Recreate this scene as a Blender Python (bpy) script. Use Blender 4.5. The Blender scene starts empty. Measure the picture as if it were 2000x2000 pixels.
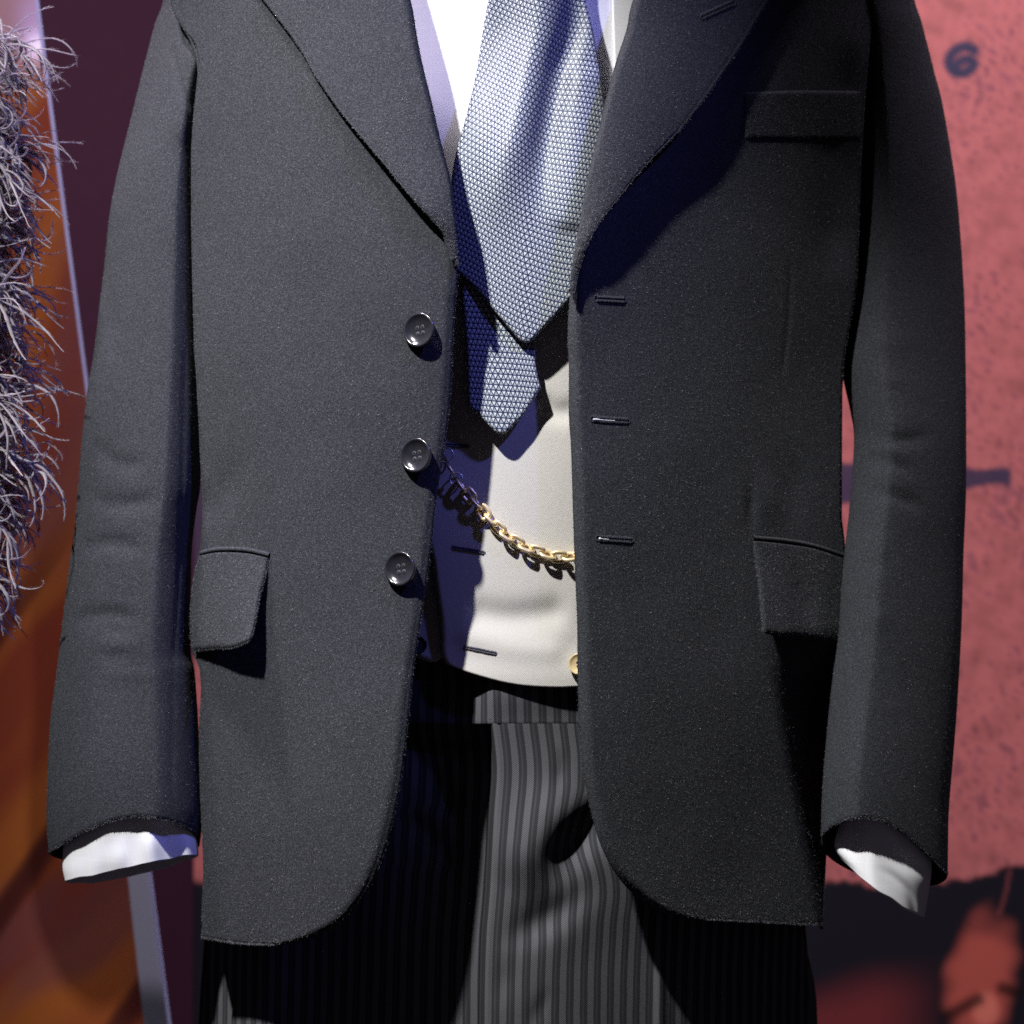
import bpy, math, random
import numpy as np
from mathutils import Vector, Matrix

random.seed(7); rng = np.random.default_rng(11)
scene = bpy.context.scene
COL = scene.collection

# ------------------------------------------------------------------ camera
S = 0.0004          # metres per photograph unit on the plane of the jacket front
D = 1.6             # camera distance to that plane
C = 1.10            # height of the middle of the frame above the floor
cd = bpy.data.cameras.new('camera'); cam = bpy.data.objects.new('camera', cd); COL.objects.link(cam)
cam.location = (0, -D, C); cam.rotation_euler = (math.pi/2, 0, 0)
cd.sensor_width = 36; cd.lens = 36*D/0.8; cd.clip_start = 0.05; cd.clip_end = 50
cd.dof.use_dof = True; cd.dof.focus_distance = D + 0.01; cd.dof.aperture_fstop = 5.0
scene.camera = cam

# ------------------------------------------------------------------ world and lamps of the exhibition room
w = bpy.data.worlds.new('World'); scene.world = w; w.use_nodes = True
bg = w.node_tree.nodes['Background']; bg.inputs[0].default_value = (0.55, 0.45, 0.6, 1); bg.inputs[1].default_value = 0.04

def spot(name, loc, target, energy, color, size_deg, blend, radius):
    l = bpy.data.lights.new(name, 'SPOT'); l.energy = energy; l.color = color
    l.spot_size = math.radians(size_deg); l.spot_blend = blend; l.shadow_soft_size = radius
    o = bpy.data.objects.new(name, l); COL.objects.link(o); o.location = loc
    o.rotation_euler = (Vector(target) - Vector(loc)).to_track_quat('-Z', 'Y').to_euler()
    return o
spot('ceiling_spotlight', (-0.81, -1.08, C+1.8), (-0.09, 0.03, C-0.02), 530, (1.0, 0.98, 0.965), 29, 1.0, 0.035)
spot('blue_stage_light', (1.25, -1.25, C+1.8), (-0.41, 0.05, C+0.14), 130, (0.20, 0.21, 1.0), 24, 0.8, 0.06)
spot('poster_light', (0.75, 0.30, C+2.2), (0.62, 0.93, C+0.05), 440, (1.0, 0.87, 1.0), 56, 1.0, 0.1)
spot('panel_light', (-0.75, -0.02, C+2.0), (-0.45, 0.45, C-0.2), 340, (0.95, 0.84, 0.95), 74, 1.0, 0.08)

scene.view_settings.view_transform = 'Standard'; scene.view_settings.look = 'None'
scene.view_settings.exposure = 0; scene.view_settings.gamma = 1
scene.view_settings.use_curve_mapping = False
scene.cycles.max_bounces = 6; scene.cycles.use_denoising = False

# ------------------------------------------------------------------ helpers
def lin(r, g, b):
    f = lambda c: (c/255/12.92 if c/255 <= 0.04045 else ((c/255+0.055)/1.055)**2.4)
    return (f(r), f(g), f(b), 1)

def W(px, py, Y):
    k = (D+Y)/D
    return np.stack([(px-1000)*S*k, Y+0*px, C+(1000-py)*S*k], -1)

def sm(a, b, x):
    t = np.clip((x-a)/(b-a), 0, 1); return t*t*(3-2*t)

def spline(pts, n):
    """Catmull-Rom through pts, resampled to n points of even arc length."""
    P = np.array(pts, float)
    if len(P) == 2:
        t = np.linspace(0, 1, n)[:, None]; return P[0]*(1-t)+P[1]*t
    Q = np.vstack([2*P[0]-P[1], P, 2*P[-1]-P[-2]])
    out = []
    for i in range(1, len(Q)-2):
        p0, p1, p2, p3 = Q[i-1], Q[i], Q[i+1], Q[i+2]
        t = np.linspace(0, 1, 24, endpoint=False)[:, None]
        out.append(0.5*((2*p1)+(-p0+p2)*t+(2*p0-5*p1+4*p2-p3)*t*t+(-p0+3*p1-3*p2+p3)*t**3))
    out.append(P[-1][None]); F = np.vstack(out)
    d = np.r_[0, np.cumsum(np.linalg.norm(np.diff(F, axis=0), axis=1))]
    s = np.linspace(0, d[-1], n)
    return np.stack([np.interp(s, d, F[:, k]) for k in range(F.shape[1])], -1)

def coons(L, R, T, B, nu, nv):
    L = spline(L, nv); R = spline(R, nv); T = spline(T, nu); B = spline(B, nu)
    u = np.linspace(0, 1, nu)[None, :, None]; v = np.linspace(0, 1, nv)[:, None, None]
    ruled = (1-u)*L[:, None]+u*R[:, None] + (1-v)*T[None]+v*B[None]
    bil = (1-u)*(1-v)*T[0]+u*(1-v)*T[-1]+(1-u)*v*B[0]+u*v*B[-1]
    return ruled-bil

class Noise:
    def __init__(s, seed, freq, n=14):
        r = np.random.default_rng(seed)
        a = r.uniform(0, 2*np.pi, n); f = freq*r.uniform(0.5, 1.6, n)
        s.kx, s.ky, s.ph, s.n = np.cos(a)*f, np.sin(a)*f, r.uniform(0, 6.28, n), n
    def __call__(s, x, y):
        o = 0
        for i in range(s.n): o = o+np.sin(s.kx[i]*x+s.ky[i]*y+s.ph[i])
        return o/math.sqrt(s.n)

def ridge(px, py, pts, width, amp, ends=0.25):
    """a fold along a polyline: amp (m, + is away from the camera), width in photo units"""
    P = spline(pts, 40); best = np.full(px.shape, 1e9); tt = np.zeros(px.shape)
    for i in range(len(P)-1):
        a, b = P[i], P[i+1]; ab = b-a
        t = np.clip(((px-a[0])*ab[0]+(py-a[1])*ab[1])/(ab@ab), 0, 1)
        d = np.hypot(px-a[0]-t*ab[0], py-a[1]-t*ab[1])
        m = d < best; best = np.where(m, d, best); tt = np.where(m, (i+t)/(len(P)-1), tt)
    e = sm(0, ends, tt)*sm(0, ends, 1-tt)
    return amp*np.exp(-(best/width)**2)*e

def mesh_obj(name, V, F, mat, parent=None, smooth=True, uv=None):
    me = bpy.data.meshes.new(name)
    V = np.asarray(V, np.float32).reshape(-1, 3); F = np.asarray(F, np.int32); k = F.shape[1]
    me.vertices.add(len(V)); me.vertices.foreach_set('co', V.ravel())
    me.loops.add(F.size); me.loops.foreach_set('vertex_index', F.ravel())
    me.polygons.add(len(F)); me.polygons.foreach_set('loop_start', np.arange(0, F.size, k, dtype=np.int32))
    me.polygons.foreach_set('loop_total', np.full(len(F), k, np.int32))
    me.update(calc_edges=True); me.validate()
    if smooth: me.polygons.foreach_set('use_smooth', np.ones(len(F), bool))
    if uv is not None:
        l = me.uv_layers.new(name='UVMap'); l.data.foreach_set('uv', np.asarray(uv, np.float32).reshape(-1, 2)[F.ravel()].ravel())
    me.materials.append(mat)
    o = bpy.data.objects.new(name, me); COL.objects.link(o)
    if parent is not None: put(o, parent)
    return o

def put(o, parent):
    o.parent = parent
    p, m = parent, Vector((0, 0, 0))
    while p is not None: m = m+p.location; p = p.parent
    o.location = o.location - m
    return o

def thing(name, label, cat, loc, group=None):
    o = bpy.data.objects.new(name, None); COL.objects.link(o); o.location = loc; o.empty_display_size = 0.05
    o['label'] = label; o['category'] = cat
    if group: o['group'] = group
    return o

def gridF(nv, nu, wrap=False):
    r = np.arange(nv-1)[:, None]; c = np.arange(nu if wrap else nu-1)[None, :]
    a = r*nu+c; d = r*nu+(c+1) % nu
    return np.stack([a, a+nu, d+nu, d], -1).reshape(-1, 4)

def arc_uv(V, ref='mid', vz=True):
    nv, nu = V.shape[:2]
    du = np.linalg.norm(np.diff(V, axis=1), axis=2); U = np.concatenate([np.zeros((nv, 1)), np.cumsum(du, 1)], 1)
    k = {'L': 0, 'R': nu-1, 'mid': nu//2}[ref]
    U = U-U[:, k:k+1]
    return np.stack([U, -V[..., 2] if vz else V[..., 2]], -1)

def thick(o, t, bev=0.0, sub=False):
    m = o.modifiers.new('cloth_thickness', 'SOLIDIFY'); m.thickness = t; m.offset = -1
    return o

def patch(name, P, Yf, mat, parent, t=0.0025, ref='mid', uvf=None):
    px, py = P[..., 0], P[..., 1]
    V = W(px, py, Yf(px, py) if callable(Yf) else Yf)
    uv = arc_uv(V, ref) if uvf is None else uvf(px, py, V)
    o = mesh_obj(name, V, gridF(*P.shape[:2]), mat, parent, uv=uv)
    if t: thick(o, t)
    return o, V

def normals(V):
    a = np.gradient(V, axis=1); b = np.gradient(V, axis=0)
    n = np.cross(b, a); return n/np.maximum(np.linalg.norm(n, axis=-1, keepdims=True), 1e-9)

def nap(parent, V, n, mat, seed, edge=0.0, length=(0.0009, 0.0024)):
    """short wool fibres standing on a cloth patch, one thin triangle each"""
    r = np.random.default_rng(seed); nv, nu = V.shape[:2]; N = normals(V)
    fr = r.uniform(0, nv-1.001, n); fc = r.uniform(0, nu-1.001, n)
    if edge > 0:
        k = int(n*edge); h = k//2
        fc[:h] = np.where(r.random(h) < 0.5, r.uniform(0, 0.6, h), nu-1.001-r.uniform(0, 0.6, h)); fr[h:k] = nv-1.001-r.uniform(0, 0.6, k-h)
    i, j = fr.astype(int), fc.astype(int); a, b = (fr-i)[:, None], (fc-j)[:, None]
    bl = lambda A: A[i, j]*(1-a)*(1-b)+A[i+1, j]*a*(1-b)+A[i, j+1]*(1-a)*b+A[i+1, j+1]*a*b
    p = bl(V); nn = bl(N)
    d = r.normal(size=(n, 3)); d -= (d*nn).sum(1, keepdims=True)*nn
    d = d/np.linalg.norm(d, axis=1, keepdims=True)
    up = r.uniform(0.15, 0.8, n)[:, None]
    d = d+nn*up; d /= np.linalg.norm(d, axis=1, keepdims=True)
    L = r.uniform(*length, n)[:, None]; s = np.cross(d, nn); s /= np.maximum(np.linalg.norm(s, axis=1, keepdims=True), 1e-9)
    wd = r.uniform(0.00009, 0.00020, n)[:, None]
    vv = np.stack([p-s*wd-nn*0.0002, p+s*wd-nn*0.0002, p+d*L], 1).reshape(-1, 3)
    o = mesh_obj('wool_nap', vv, np.arange(3*n).reshape(-1, 3), mat, parent, smooth=False); o['kind'] = 'stuff'
    return o

def tube(path, rad, sides=6, closed=False, flat=1.0, up=None):
    """returns V,F of a tube along a 3-D path"""
    P = np.asarray(path, float); n = len(P); rad = np.broadcast_to(rad, (n,))
    T = np.roll(P, -1, 0)-np.roll(P, 1, 0) if closed else np.gradient(P, axis=0)
    T /= np.maximum(np.linalg.norm(T, axis=1, keepdims=True), 1e-12)
    ref = np.array([0.31, 0.93, 0.2]) if up is None else np.asarray(up, float)
    A = np.cross(T, ref); A /= np.maximum(np.linalg.norm(A, axis=1, keepdims=True), 1e-9); B = np.cross(T, A)
    th = np.arange(sides)/sides*2*np.pi
    V = P[:, None]+rad[:, None, None]*(A[:, None]*np.cos(th)[None, :, None]*flat+B[:, None]*np.sin(th)[None, :, None])
    rows = n if closed else n-1; r = np.arange(rows)[:, None]; c = np.arange(sides)[None]
    a = r*sides+c; b = r*sides+(c+1) % sides; a2 = ((r+1) % n)*sides+c; b2 = ((r+1) % n)*sides+(c+1) % sides
    return V.reshape(-1, 3), np.stack([a, b, b2, a2], -1).reshape(-1, 4)

def join(parts):
    Vs, Fs, k = [], [], 0
    for V, F in parts: Vs.append(V); Fs.append(F+k); k += len(V)
    return np.vstack(Vs), np.vstack(Fs)

def lathe(prof, n=40):
    """profile of (r,z) round z"""
    prof = np.array(prof); th = np.arange(n)/n*2*np.pi
    V = np.stack([prof[:, 0:1]*np.cos(th), prof[:, 0:1]*np.sin(th), np.repeat(prof[:, 1:2], n, 1)], -1)
    return V.reshape(-1, 3), gridF(len(prof), n, True)[:, ::-1]

# ------------------------------------------------------------------ materials
class NT:
    def __init__(s, name, rough=0.8, spec=0.3):
        s.m = bpy.data.materials.new(name); s.m.use_nodes = True; s.t = s.m.node_tree
        s.b = s.t.nodes['Principled BSDF']; s.b.inputs['Roughness'].default_value = rough
        s.b.inputs['Specular IOR Level'].default_value = spec
    def n(s, typ, **kw):
        x = s.t.nodes.new(typ)
        for k, v in kw.items():
            if k.startswith('i_'):
                key = k[2:]; x.inputs[int(key) if key.isdigit() else key].default_value = v
            else: setattr(x, k, v)
        return x
    def l(s, a, b): s.t.links.new(a, b)
    def math(s, op, a, b=None, c=None):
        x = s.n('ShaderNodeMath', operation=op)
        for i, v in enumerate((a, b, c)):
            if v is None: continue
            if isinstance(v, (int, float)): x.inputs[i].default_value = v
            else: s.l(v, x.inputs[i])
        return x.outputs[0]
    def mix(s, f, a, b, blend='MIX'):
        x = s.n('ShaderNodeMix', data_type='RGBA', blend_type=blend)
        for sock, v in ((x.inputs[0], f), (x.inputs[6], a), (x.inputs[7], b)):
            if isinstance(v, (int, float)): sock.default_value = v
            elif isinstance(v, tuple): sock.default_value = v
            else: s.l(v, sock)
        return x.outputs[2]
    def noise(s, scale, detail=2, rough=0.5, coord=None, dim=None):
        x = s.n('ShaderNodeTexNoise'); x.inputs['Scale'].default_value = scale
        x.inputs['Detail'].default_value = detail; x.inputs['Roughness'].default_value = rough
        s.l(coord if coord is not None else s.obj(), x.inputs['Vector']); return x
    def obj(s):
        if not hasattr(s, '_o'): s._o = s.n('ShaderNodeNewGeometry').outputs['Position']
        return s._o
    def uv(s):
        if not hasattr(s, '_u'):
            s._u = s.n('ShaderNodeSeparateXYZ'); s.l(s.n('ShaderNodeTexCoord').outputs['UV'], s._u.inputs[0])
        return s._u.outputs[0], s._u.outputs[1]
    def ramp(s, f, stops):
        r = s.n('ShaderNodeValToRGB'); e = r.color_ramp.elements
        while len(e) < len(stops): e.new(0.5)
        for k, (p, c) in enumerate(stops): e[k].position = p; e[k].color = c
        s.l(f, r.inputs[0]); return r.outputs[0]
    def bump(s, h, strength, dist):
        b = s.n('ShaderNodeBump'); b.inputs['Strength'].default_value = strength; b.inputs['Distance'].default_value = dist
        s.l(h, b.inputs['Height']); s.l(b.outputs[0], s.b.inputs['Normal'])
    def base(s, c):
        if isinstance(c, tuple): s.b.inputs['Base Color'].default_value = c
        else: s.l(c, s.b.inputs['Base Color'])

def wool(name, a, b, sheen=0.25):
    m = NT(name, 0.95, 0.06)
    g = m.noise(620, 4, 0.85); big = m.noise(9, 3, 0.6); mid = m.noise(1500, 2, 0.8)
    gg = m.math('ADD', m.math('MULTIPLY', g.outputs[0], 0.6), m.math('MULTIPLY', mid.outputs[0], 0.4))
    c = m.ramp(gg, [(0.36, a), (0.50, b), (0.64, tuple(min(1, x*2.6) for x in b[:3])+(1,))])
    c2 = m.mix(m.math('MULTIPLY', big.outputs[0], 0.4), c, tuple(x*0.6 for x in b[:3])+(1,))
    m.base(c2); m.bump(gg, 0.9, 0.0012)
    m.b.inputs['Sheen Weight'].default_value = sheen; m.b.inputs['Sheen Roughness'].default_value = 0.5
    m.b.inputs['Sheen Tint'].default_value = (0.8, 0.85, 1, 1)
    return m.m
WOOL = wool('charcoal_wool', (0.014, 0.0148, 0.0185, 1), (0.0365, 0.0385, 0.0445, 1), 0.01)
m = NT('wool_fibre', 0.9, 0.1); fn_ = m.noise(700, 2, 0.8); m.base(m.ramp(fn_.outputs[0], [(0.38, (0.024, 0.026, 0.032, 1)), (0.54, (0.071, 0.074, 0.083, 1)), (0.70, (0.28, 0.28, 0.29, 1))])); FIB = m.m
m = NT('dark_lining', 0.5, 0.3); m.base((0.012, 0.012, 0.016, 1)); LINING = m.m

def simple(name, col, rough=0.5, metal=0.0, spec=0.5, nscale=None, namp=0.3, bump=0.0):
    m = NT(name, rough, spec); m.b.inputs['Metallic'].default_value = metal
    if nscale:
        g = m.noise(nscale, 4, 0.6)
        m.base(m.mix(g.outputs[0], tuple(x*(1-namp) for x in col[:3])+(1,), tuple(min(1, x*(1+namp)) for x in col[:3])+(1,)))
        if bump: m.bump(g.outputs[0], 0.5, bump)
    else: m.base(col)
    return m.m

# shirt: white cotton with a faint window-pane weave
m = NT('white_shirting', 0.75, 0.2); u, v = m.uv()
def lines(m, x, period, width):
    f = m.math('FRACT', m.math('DIVIDE', x, period)); return m.math('LESS_THAN', f, width)
gl = m.math('MAXIMUM', lines(m, u, 0.0185, 0.035), lines(m, v, 0.0185, 0.035))
m.base(m.mix(gl, (0.79, 0.80, 0.82, 1), (0.85, 0.86, 0.87, 1)))
m.bump(m.noise(1800, 2).outputs[0], 0.12, 0.0004); SHIRT = m.m

# waistcoat: cream twill
def twill_height(m, u, v, p):
    a = m.math('FRACT', m.math('DIVIDE', m.math('ADD', u, m.math('MULTIPLY', v, 1.35)), p))
    return m.math('ABSOLUTE', m.math('SUBTRACT', a, 0.5))
m = NT('cream_twill', 0.85, 0.15); u, v = m.uv()
tw = twill_height(m, u, v, 0.0016); g = m.noise(700, 3, 0.7)
stain = m.noise(22, 3, 0.6)
c = m.mix(g.outputs[0], (0.43, 0.42, 0.39, 1), (0.57, 0.555, 0.52, 1))
c = m.mix(m.ramp(stain.outputs[0], [(0.6, (0, 0, 0, 1)), (0.78, (0.35, 0.35, 0.35, 1))]), c, (0.60, 0.55, 0.42, 1))
c = m.mix(m.math('MULTIPLY', m.math('LESS_THAN', tw, 0.13), 0.16), c, (0.40, 0.385, 0.35, 1))
m.base(c); m.bump(m.math('ADD', tw, g.outputs[0]), 0.4, 0.0005); CREAM = m.m

# trousers: grey and black stripe woven in twill
m = NT('striped_twill', 0.9, 0.12); u, v = m.uv()
P = 0.0122
s1 = m.math('FRACT', m.math('DIVIDE', m.math('ADD', u, 10.0), P))
light = m.math('MULTIPLY', m.math('GREATER_THAN', s1, 0.10), m.math('LESS_THAN', s1, 0.56))
inner = m.math('LESS_THAN', m.math('ABSOLUTE', m.math('SUBTRACT', s1, 0.79)), 0.07)
tw = twill_height(m, u, v, 0.0023)
twm = m.math('LESS_THAN', tw, 0.22)
dark = m.mix(inner, (0.022, 0.023, 0.027, 1), (0.042, 0.044, 0.050, 1))
lt = m.mix(twm, (0.125, 0.128, 0.140, 1), (0.050, 0.052, 0.060, 1))
c = m.mix(light, dark, lt); g = m.noise(1500, 2, 0.7)
m.base(m.mix(m.math('MULTIPLY', g.outputs[0], 0.5), c, (0.05, 0.05, 0.056, 1)))
m.bump(m.math('ADD', tw, g.outputs[0]), 0.35, 0.0004); STRIPE = m.m

# necktie: lattice of small triangles in navy on silver silk
m = NT('triangle_silk', 0.5, 0.35); u, v = m.uv()
a = m.math('DIVIDE', v, 0.0044); b = m.math('SUBTRACT', m.math('DIVIDE', u, 0.0046), m.math('MULTIPLY', a, 0.5)); c3 = m.math('ADD', a, b)
fa, fb, fc = (m.math('FRACT', m.math('ADD', x, 500.0)) for x in (a, b, c3))
def near(x, wd): return m.math('LESS_THAN', m.math('SUBTRACT', 0.5, m.math('ABSOLUTE', m.math('SUBTRACT', x, 0.5))), wd)
ln = m.math('MAXIMUM', m.math('MAXIMUM', near(fa, 0.115), near(fb, 0.11)), near(fc, 0.11))
up = m.math('GREATER_THAN', m.math('ADD', fa, fb), 1.0)
tri = m.mix(up, (0.52, 0.55, 0.56, 1), (0.26, 0.30, 0.33, 1))
m.base(m.mix(ln, tri, (0.011, 0.018, 0.055, 1)))
m.bump(m.math('SUBTRACT', 1.0, ln), 0.10, 0.0003)
m.b.inputs['Sheen Weight'].default_value = 0.15; SILK = m.m

BUTTON = simple('dark_horn', (0.016, 0.016, 0.021, 1), 0.2, 0, 0.65, 240, 0.5)
HOLE = simple('hole_black', (0.006, 0.006, 0.008, 1), 0.9)
THREAD = simple('grey_thread', (0.10, 0.10, 0.12, 1), 0.8, 0, 0.2, 900, 0.4)
DTHREAD = simple('navy_thread', (0.055, 0.057, 0.072, 1), 0.9, 0, 0.08, 900, 0.4)
VTHREAD = simple('grey_silk_thread', (0.13, 0.13, 0.16, 1), 0.9, 0, 0.08, 900, 0.4)
PALEGLINT = simple('pale_glint', (0.55, 0.53, 0.60, 1), 0.95, 0, 0.05)  # bright tone for light showing through the buttonholes
HORN = simple('tan_horn', (0.46, 0.36, 0.19, 1), 0.35, 0, 0.5, 160, 0.35)
GREENHORN = simple('green_black_horn', (0.02, 0.035, 0.035, 1), 0.3, 0, 0.5)
GOLD = simple('worn_gold', (0.93, 0.72, 0.44, 1), 0.42, 0.72, 0.5, 420, 0.18)
STEEL = simple('dull_steel_gilt', (0.62, 0.57, 0.54, 1), 0.35, 0.75, 0.5, 420, 0.25)

# ------------------------------------------------------------------ setting: wall behind
YW = 1.00
V = np.array([[-3, YW, -0.2], [3, YW, -0.2], [3, YW, 3.2], [-3, YW, 3.2]])
wm = NT('maroon_wall_paint', 0.8, 0.15)
wn = wm.noise(40, 4, 0.6); wm.base(wm.mix(wn.outputs[0], (0.034, 0.0085, 0.021, 1), (0.044, 0.012, 0.028, 1))); wm.bump(wn.outputs[0], 0.2, 0.001)
wall = mesh_obj('wall', V, [[0, 1, 2, 3]], wm.m, smooth=False); wall['kind'] = 'structure'
wall['label'] = 'dark maroon wall behind the suit'; wall['category'] = 'wall'

def printed(name, x0, x1, y0, y1, step, Y, colfn, rough=0.7, spec=0.2, mapxy=None, t=0.006):
    """flat print: a board with its printed picture carried as vertex colours"""
    nu, nv = int((x1-x0)/step)+1, int((y1-y0)/step)+1
    px, py = np.meshgrid(np.linspace(x0, x1, nu), np.linspace(y0, y1, nv))
    qx, qy = (px, py) if mapxy is None else mapxy(px, py)
    V = W(qx, qy, Y+0*qx)
    m = NT(name+'_ink', rough, spec); at = m.n('ShaderNodeAttribute', attribute_name='ink')
    g = m.noise(260, 3, 0.7); m.base(m.mix(0.12, at.outputs['Color'], g.outputs[1], 'OVERLAY'))
    o = mesh_obj(name, V, gridF(nv, nu), m.m)
    c = np.clip(colfn(qx, qy), 0, 1); c4 = np.concatenate([c, np.ones(c.shape[:-1]+(1,))], -1)
    ca = o.data.color_attributes.new('ink', 'FLOAT_COLOR', 'POINT'); ca.data.foreach_set('color', c4.astype(np.float32).ravel())
    thick(o, t)
    return o

def stroke(px, py, pts, wd, soft=3):
    P = spline(pts, 50); d = np.full(px.shape, 1e9)
    for i in range(len(P)-1):
        a, b = P[i], P[i+1]; ab = b-a; t = np.clip(((px-a[0])*ab[0]+(py-a[1])*ab[1])/(ab@ab), 0, 1)
        d = np.minimum(d, np.hypot(px-a[0]-t*ab[0], py-a[1]-t*ab[1]))
    return 1-sm(wd-soft, wd+soft, d)

nz = [Noise(k, f) for k, f in ((1, 0.16), (2, 0.07), (3, 0.02), (4, 0.3), (5, 0.006))]
def L3(r, g, b): return np.array(lin(r, g, b)[:3])
def poster_ink(px, py):
    red = np.array([0.45, 0.135, 0.125]); navy = np.array([0.028, 0.026, 0.06]); blk = np.array([0.0055, 0.005, 0.010])
    mott = np.clip(0.5+0.18*nz[1](px, py)+0.16*nz[0](px, py), 0, 1)[..., None]
    c = red*(0.70+0.5*mott)*(1+0.07*nz[4](px, py)[..., None]+0.05*nz[2](px, py)[..., None])
    wear = sm(0.55, 1.8, nz[0](px, py)*0.9+0.55*nz[1](px, py)+0.45*nz[2](px, py))
    fine = sm(0.8, 2.2, nz[3](px, py)+0.9*nz[0](px*1.7+31, py*1.7)+0.5*nz[2](px, py))
    wear = np.clip(wear*(0.6+0.35*sm(700, 1300, py))+0.95*fine, 0, 1)
    c = c*(1-wear[..., None]*0.62)+np.array([0.10, 0.03, 0.06])*wear[..., None]*0.62
    six = stroke(px, py, [(1903, 98), (1886, 91), (1865, 99), (1854, 116), (1858, 134), (1874, 143), (1892, 139), (1901, 127), (1893, 116), (1878, 119), (1868, 127)], 10.5, 5)
    c = c*(1-six[..., None])+navy*six[..., None]
    top = 896+0.055*(px-1600)+5*nz[1](px, py); bot = 992-0.125*(px-1600)+5*nz[1](px, py)
    bar = sm(-4, 4, py-top)*sm(-4, 4, bot-py)*sm(-5, 5, 1975-px)
    c = c*(1-0.93*bar[..., None])+navy*0.93*bar[..., None]
    edge = 1722-34*sm(1850, 2010, px)+12*sm(1680, 1696, px)*sm(1740, 1725, px)+3*nz[0](px, py)
    k = sm(-6, 6, py-edge)
    pic = np.zeros(px.shape+(3,))+blk
    r1 = sm(1870, 1975, py+10*nz[2](px, py)+0.25*(px-1690))*sm(1870, 1700, px)*0.85
    pic = pic*(1-r1[..., None])+np.array([0.16, 0.024, 0.026])*r1[..., None]
    e = ((px-1925+0.12*(py-1900))/70)**2+((py-1925)/150)**2; r2 = 1-sm(0.25, 1.35, e+0.22*nz[2](px, py)+0.12*nz[1](px, py))
    pic = pic*(1-r2[..., None])+np.array([0.42, 0.085, 0.06])*r2[..., None]
    e2 = ((px-1925)/30)**2+((py-1972)/38)**2; r3 = 1-sm(0.2, 1.3, e2)
    pic = pic+np.array([0.22, 0.09, 0.06])*r3[..., None]
    dk = stroke(px, py, [(1850, 1985), (1880, 1968), (1910, 1952)], 12, 10)+stroke(px, py, [(1958, 1930), (1985, 1938)], 12, 10)
    pic = pic*(1-0.8*np.clip(dk, 0, 1)[..., None])
    s = stroke(px, py, [(1972, 1700), (1965, 1740), (1952, 1785)], 3, 3); pic = pic+np.array([0.16, 0.035, 0.03])*s[..., None]
    return c*(1-k[..., None])+pic*k[..., None]
YP = 0.93
poster = printed('poster', 378, 2600, -160, 2120, 5.5, YP, poster_ink, 0.65, 0.25)
poster['label'] = 'large red speckled poster with a dark 6 on the wall behind the suit'; poster['category'] = 'poster'

# leaning exhibition panel on the left with its pale edge
def panel_right(py): return 74+0.1295*py
def panel_ink(px, py):
    t = (px*0.83+py*0.56)
    a = np.sin(t*0.022+1.3*nz[4](px, py)); b = np.sin(t*0.011+2.0+1.1*nz[4](px*1.3, py)); b2 = np.sin(t*0.055+1.5*nz[4](px, py)+0.8*nz[2](px, py))
    org = np.array([0.30, 0.085, 0.018]); mar = np.array([0.16, 0.050, 0.046]); dk = np.array([0.065, 0.014, 0.010])
    k1 = sm(-0.9, 0.9, a+0.35*b2)[..., None]; k2 = sm(0.1, 1.0, b+0.25*b2)[..., None]
    c = org*k1+np.array([0.19, 0.036, 0.016])*(1-k1); c = c*(1-k2*0.75)+mar*k2*0.75
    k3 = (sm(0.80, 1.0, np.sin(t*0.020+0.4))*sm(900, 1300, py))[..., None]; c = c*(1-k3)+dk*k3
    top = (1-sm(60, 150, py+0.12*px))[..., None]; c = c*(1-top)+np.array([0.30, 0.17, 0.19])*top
    g = np.exp(-(((px-74)/26)**2+((py-92)/26)**2))[..., None]; c = c+np.array([0.75, 0.75, 1.0])*g  # reflection of a lamp on the panel, painted into the ink
    g = np.exp(-(((px-64)/32)**2+((py-40)/60)**2))[..., None]*0.3; c = c+np.array([0.4, 0.4, 0.9])*g  # softer blue glow above that reflection, painted as well
    wd = 46+0.02*(py-1700)
    k = (sm(-3, 3, px-(panel_right(py)-wd))*sm(1100, 1300, py))[..., None]          # pale wedge printed along the lower edge
    gr = np.array([0.36, 0.38, 0.46])*(1-0.72*sm(1905, 1965, py+10*nz[2](px, py)+0.3*(280-px)))[..., None]
    return c*(1-k)+gr*k
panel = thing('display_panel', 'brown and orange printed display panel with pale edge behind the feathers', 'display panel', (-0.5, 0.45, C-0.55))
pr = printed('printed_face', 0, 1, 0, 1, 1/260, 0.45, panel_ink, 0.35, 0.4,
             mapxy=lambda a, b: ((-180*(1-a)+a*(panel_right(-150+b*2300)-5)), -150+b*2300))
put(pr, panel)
def edge_pts(dx, Y):
    py = np.linspace(-150, 2150, 60)
    inner = panel_right(py)-6; return W(np.where(dx, panel_right(py)+2, inner), py, Y+0*py)
Vs = np.stack([edge_pts(0, 0.448), edge_pts(1, 0.446), edge_pts(1, 0.470), edge_pts(0, 0.470)], 1)
em = NT('frosted_edge', 0.4, 0.4); en = em.noise(16, 2); em.base(em.mix(en.outputs[0], (0.33, 0.34, 0.60, 1), (0.42, 0.43, 0.66, 1)))  # blue light on the acrylic edge is put into its base colour
mesh_obj('edge_strip', Vs.reshape(-1, 3), gridF(60, 4, True), em.m, panel, smooth=False)

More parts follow.
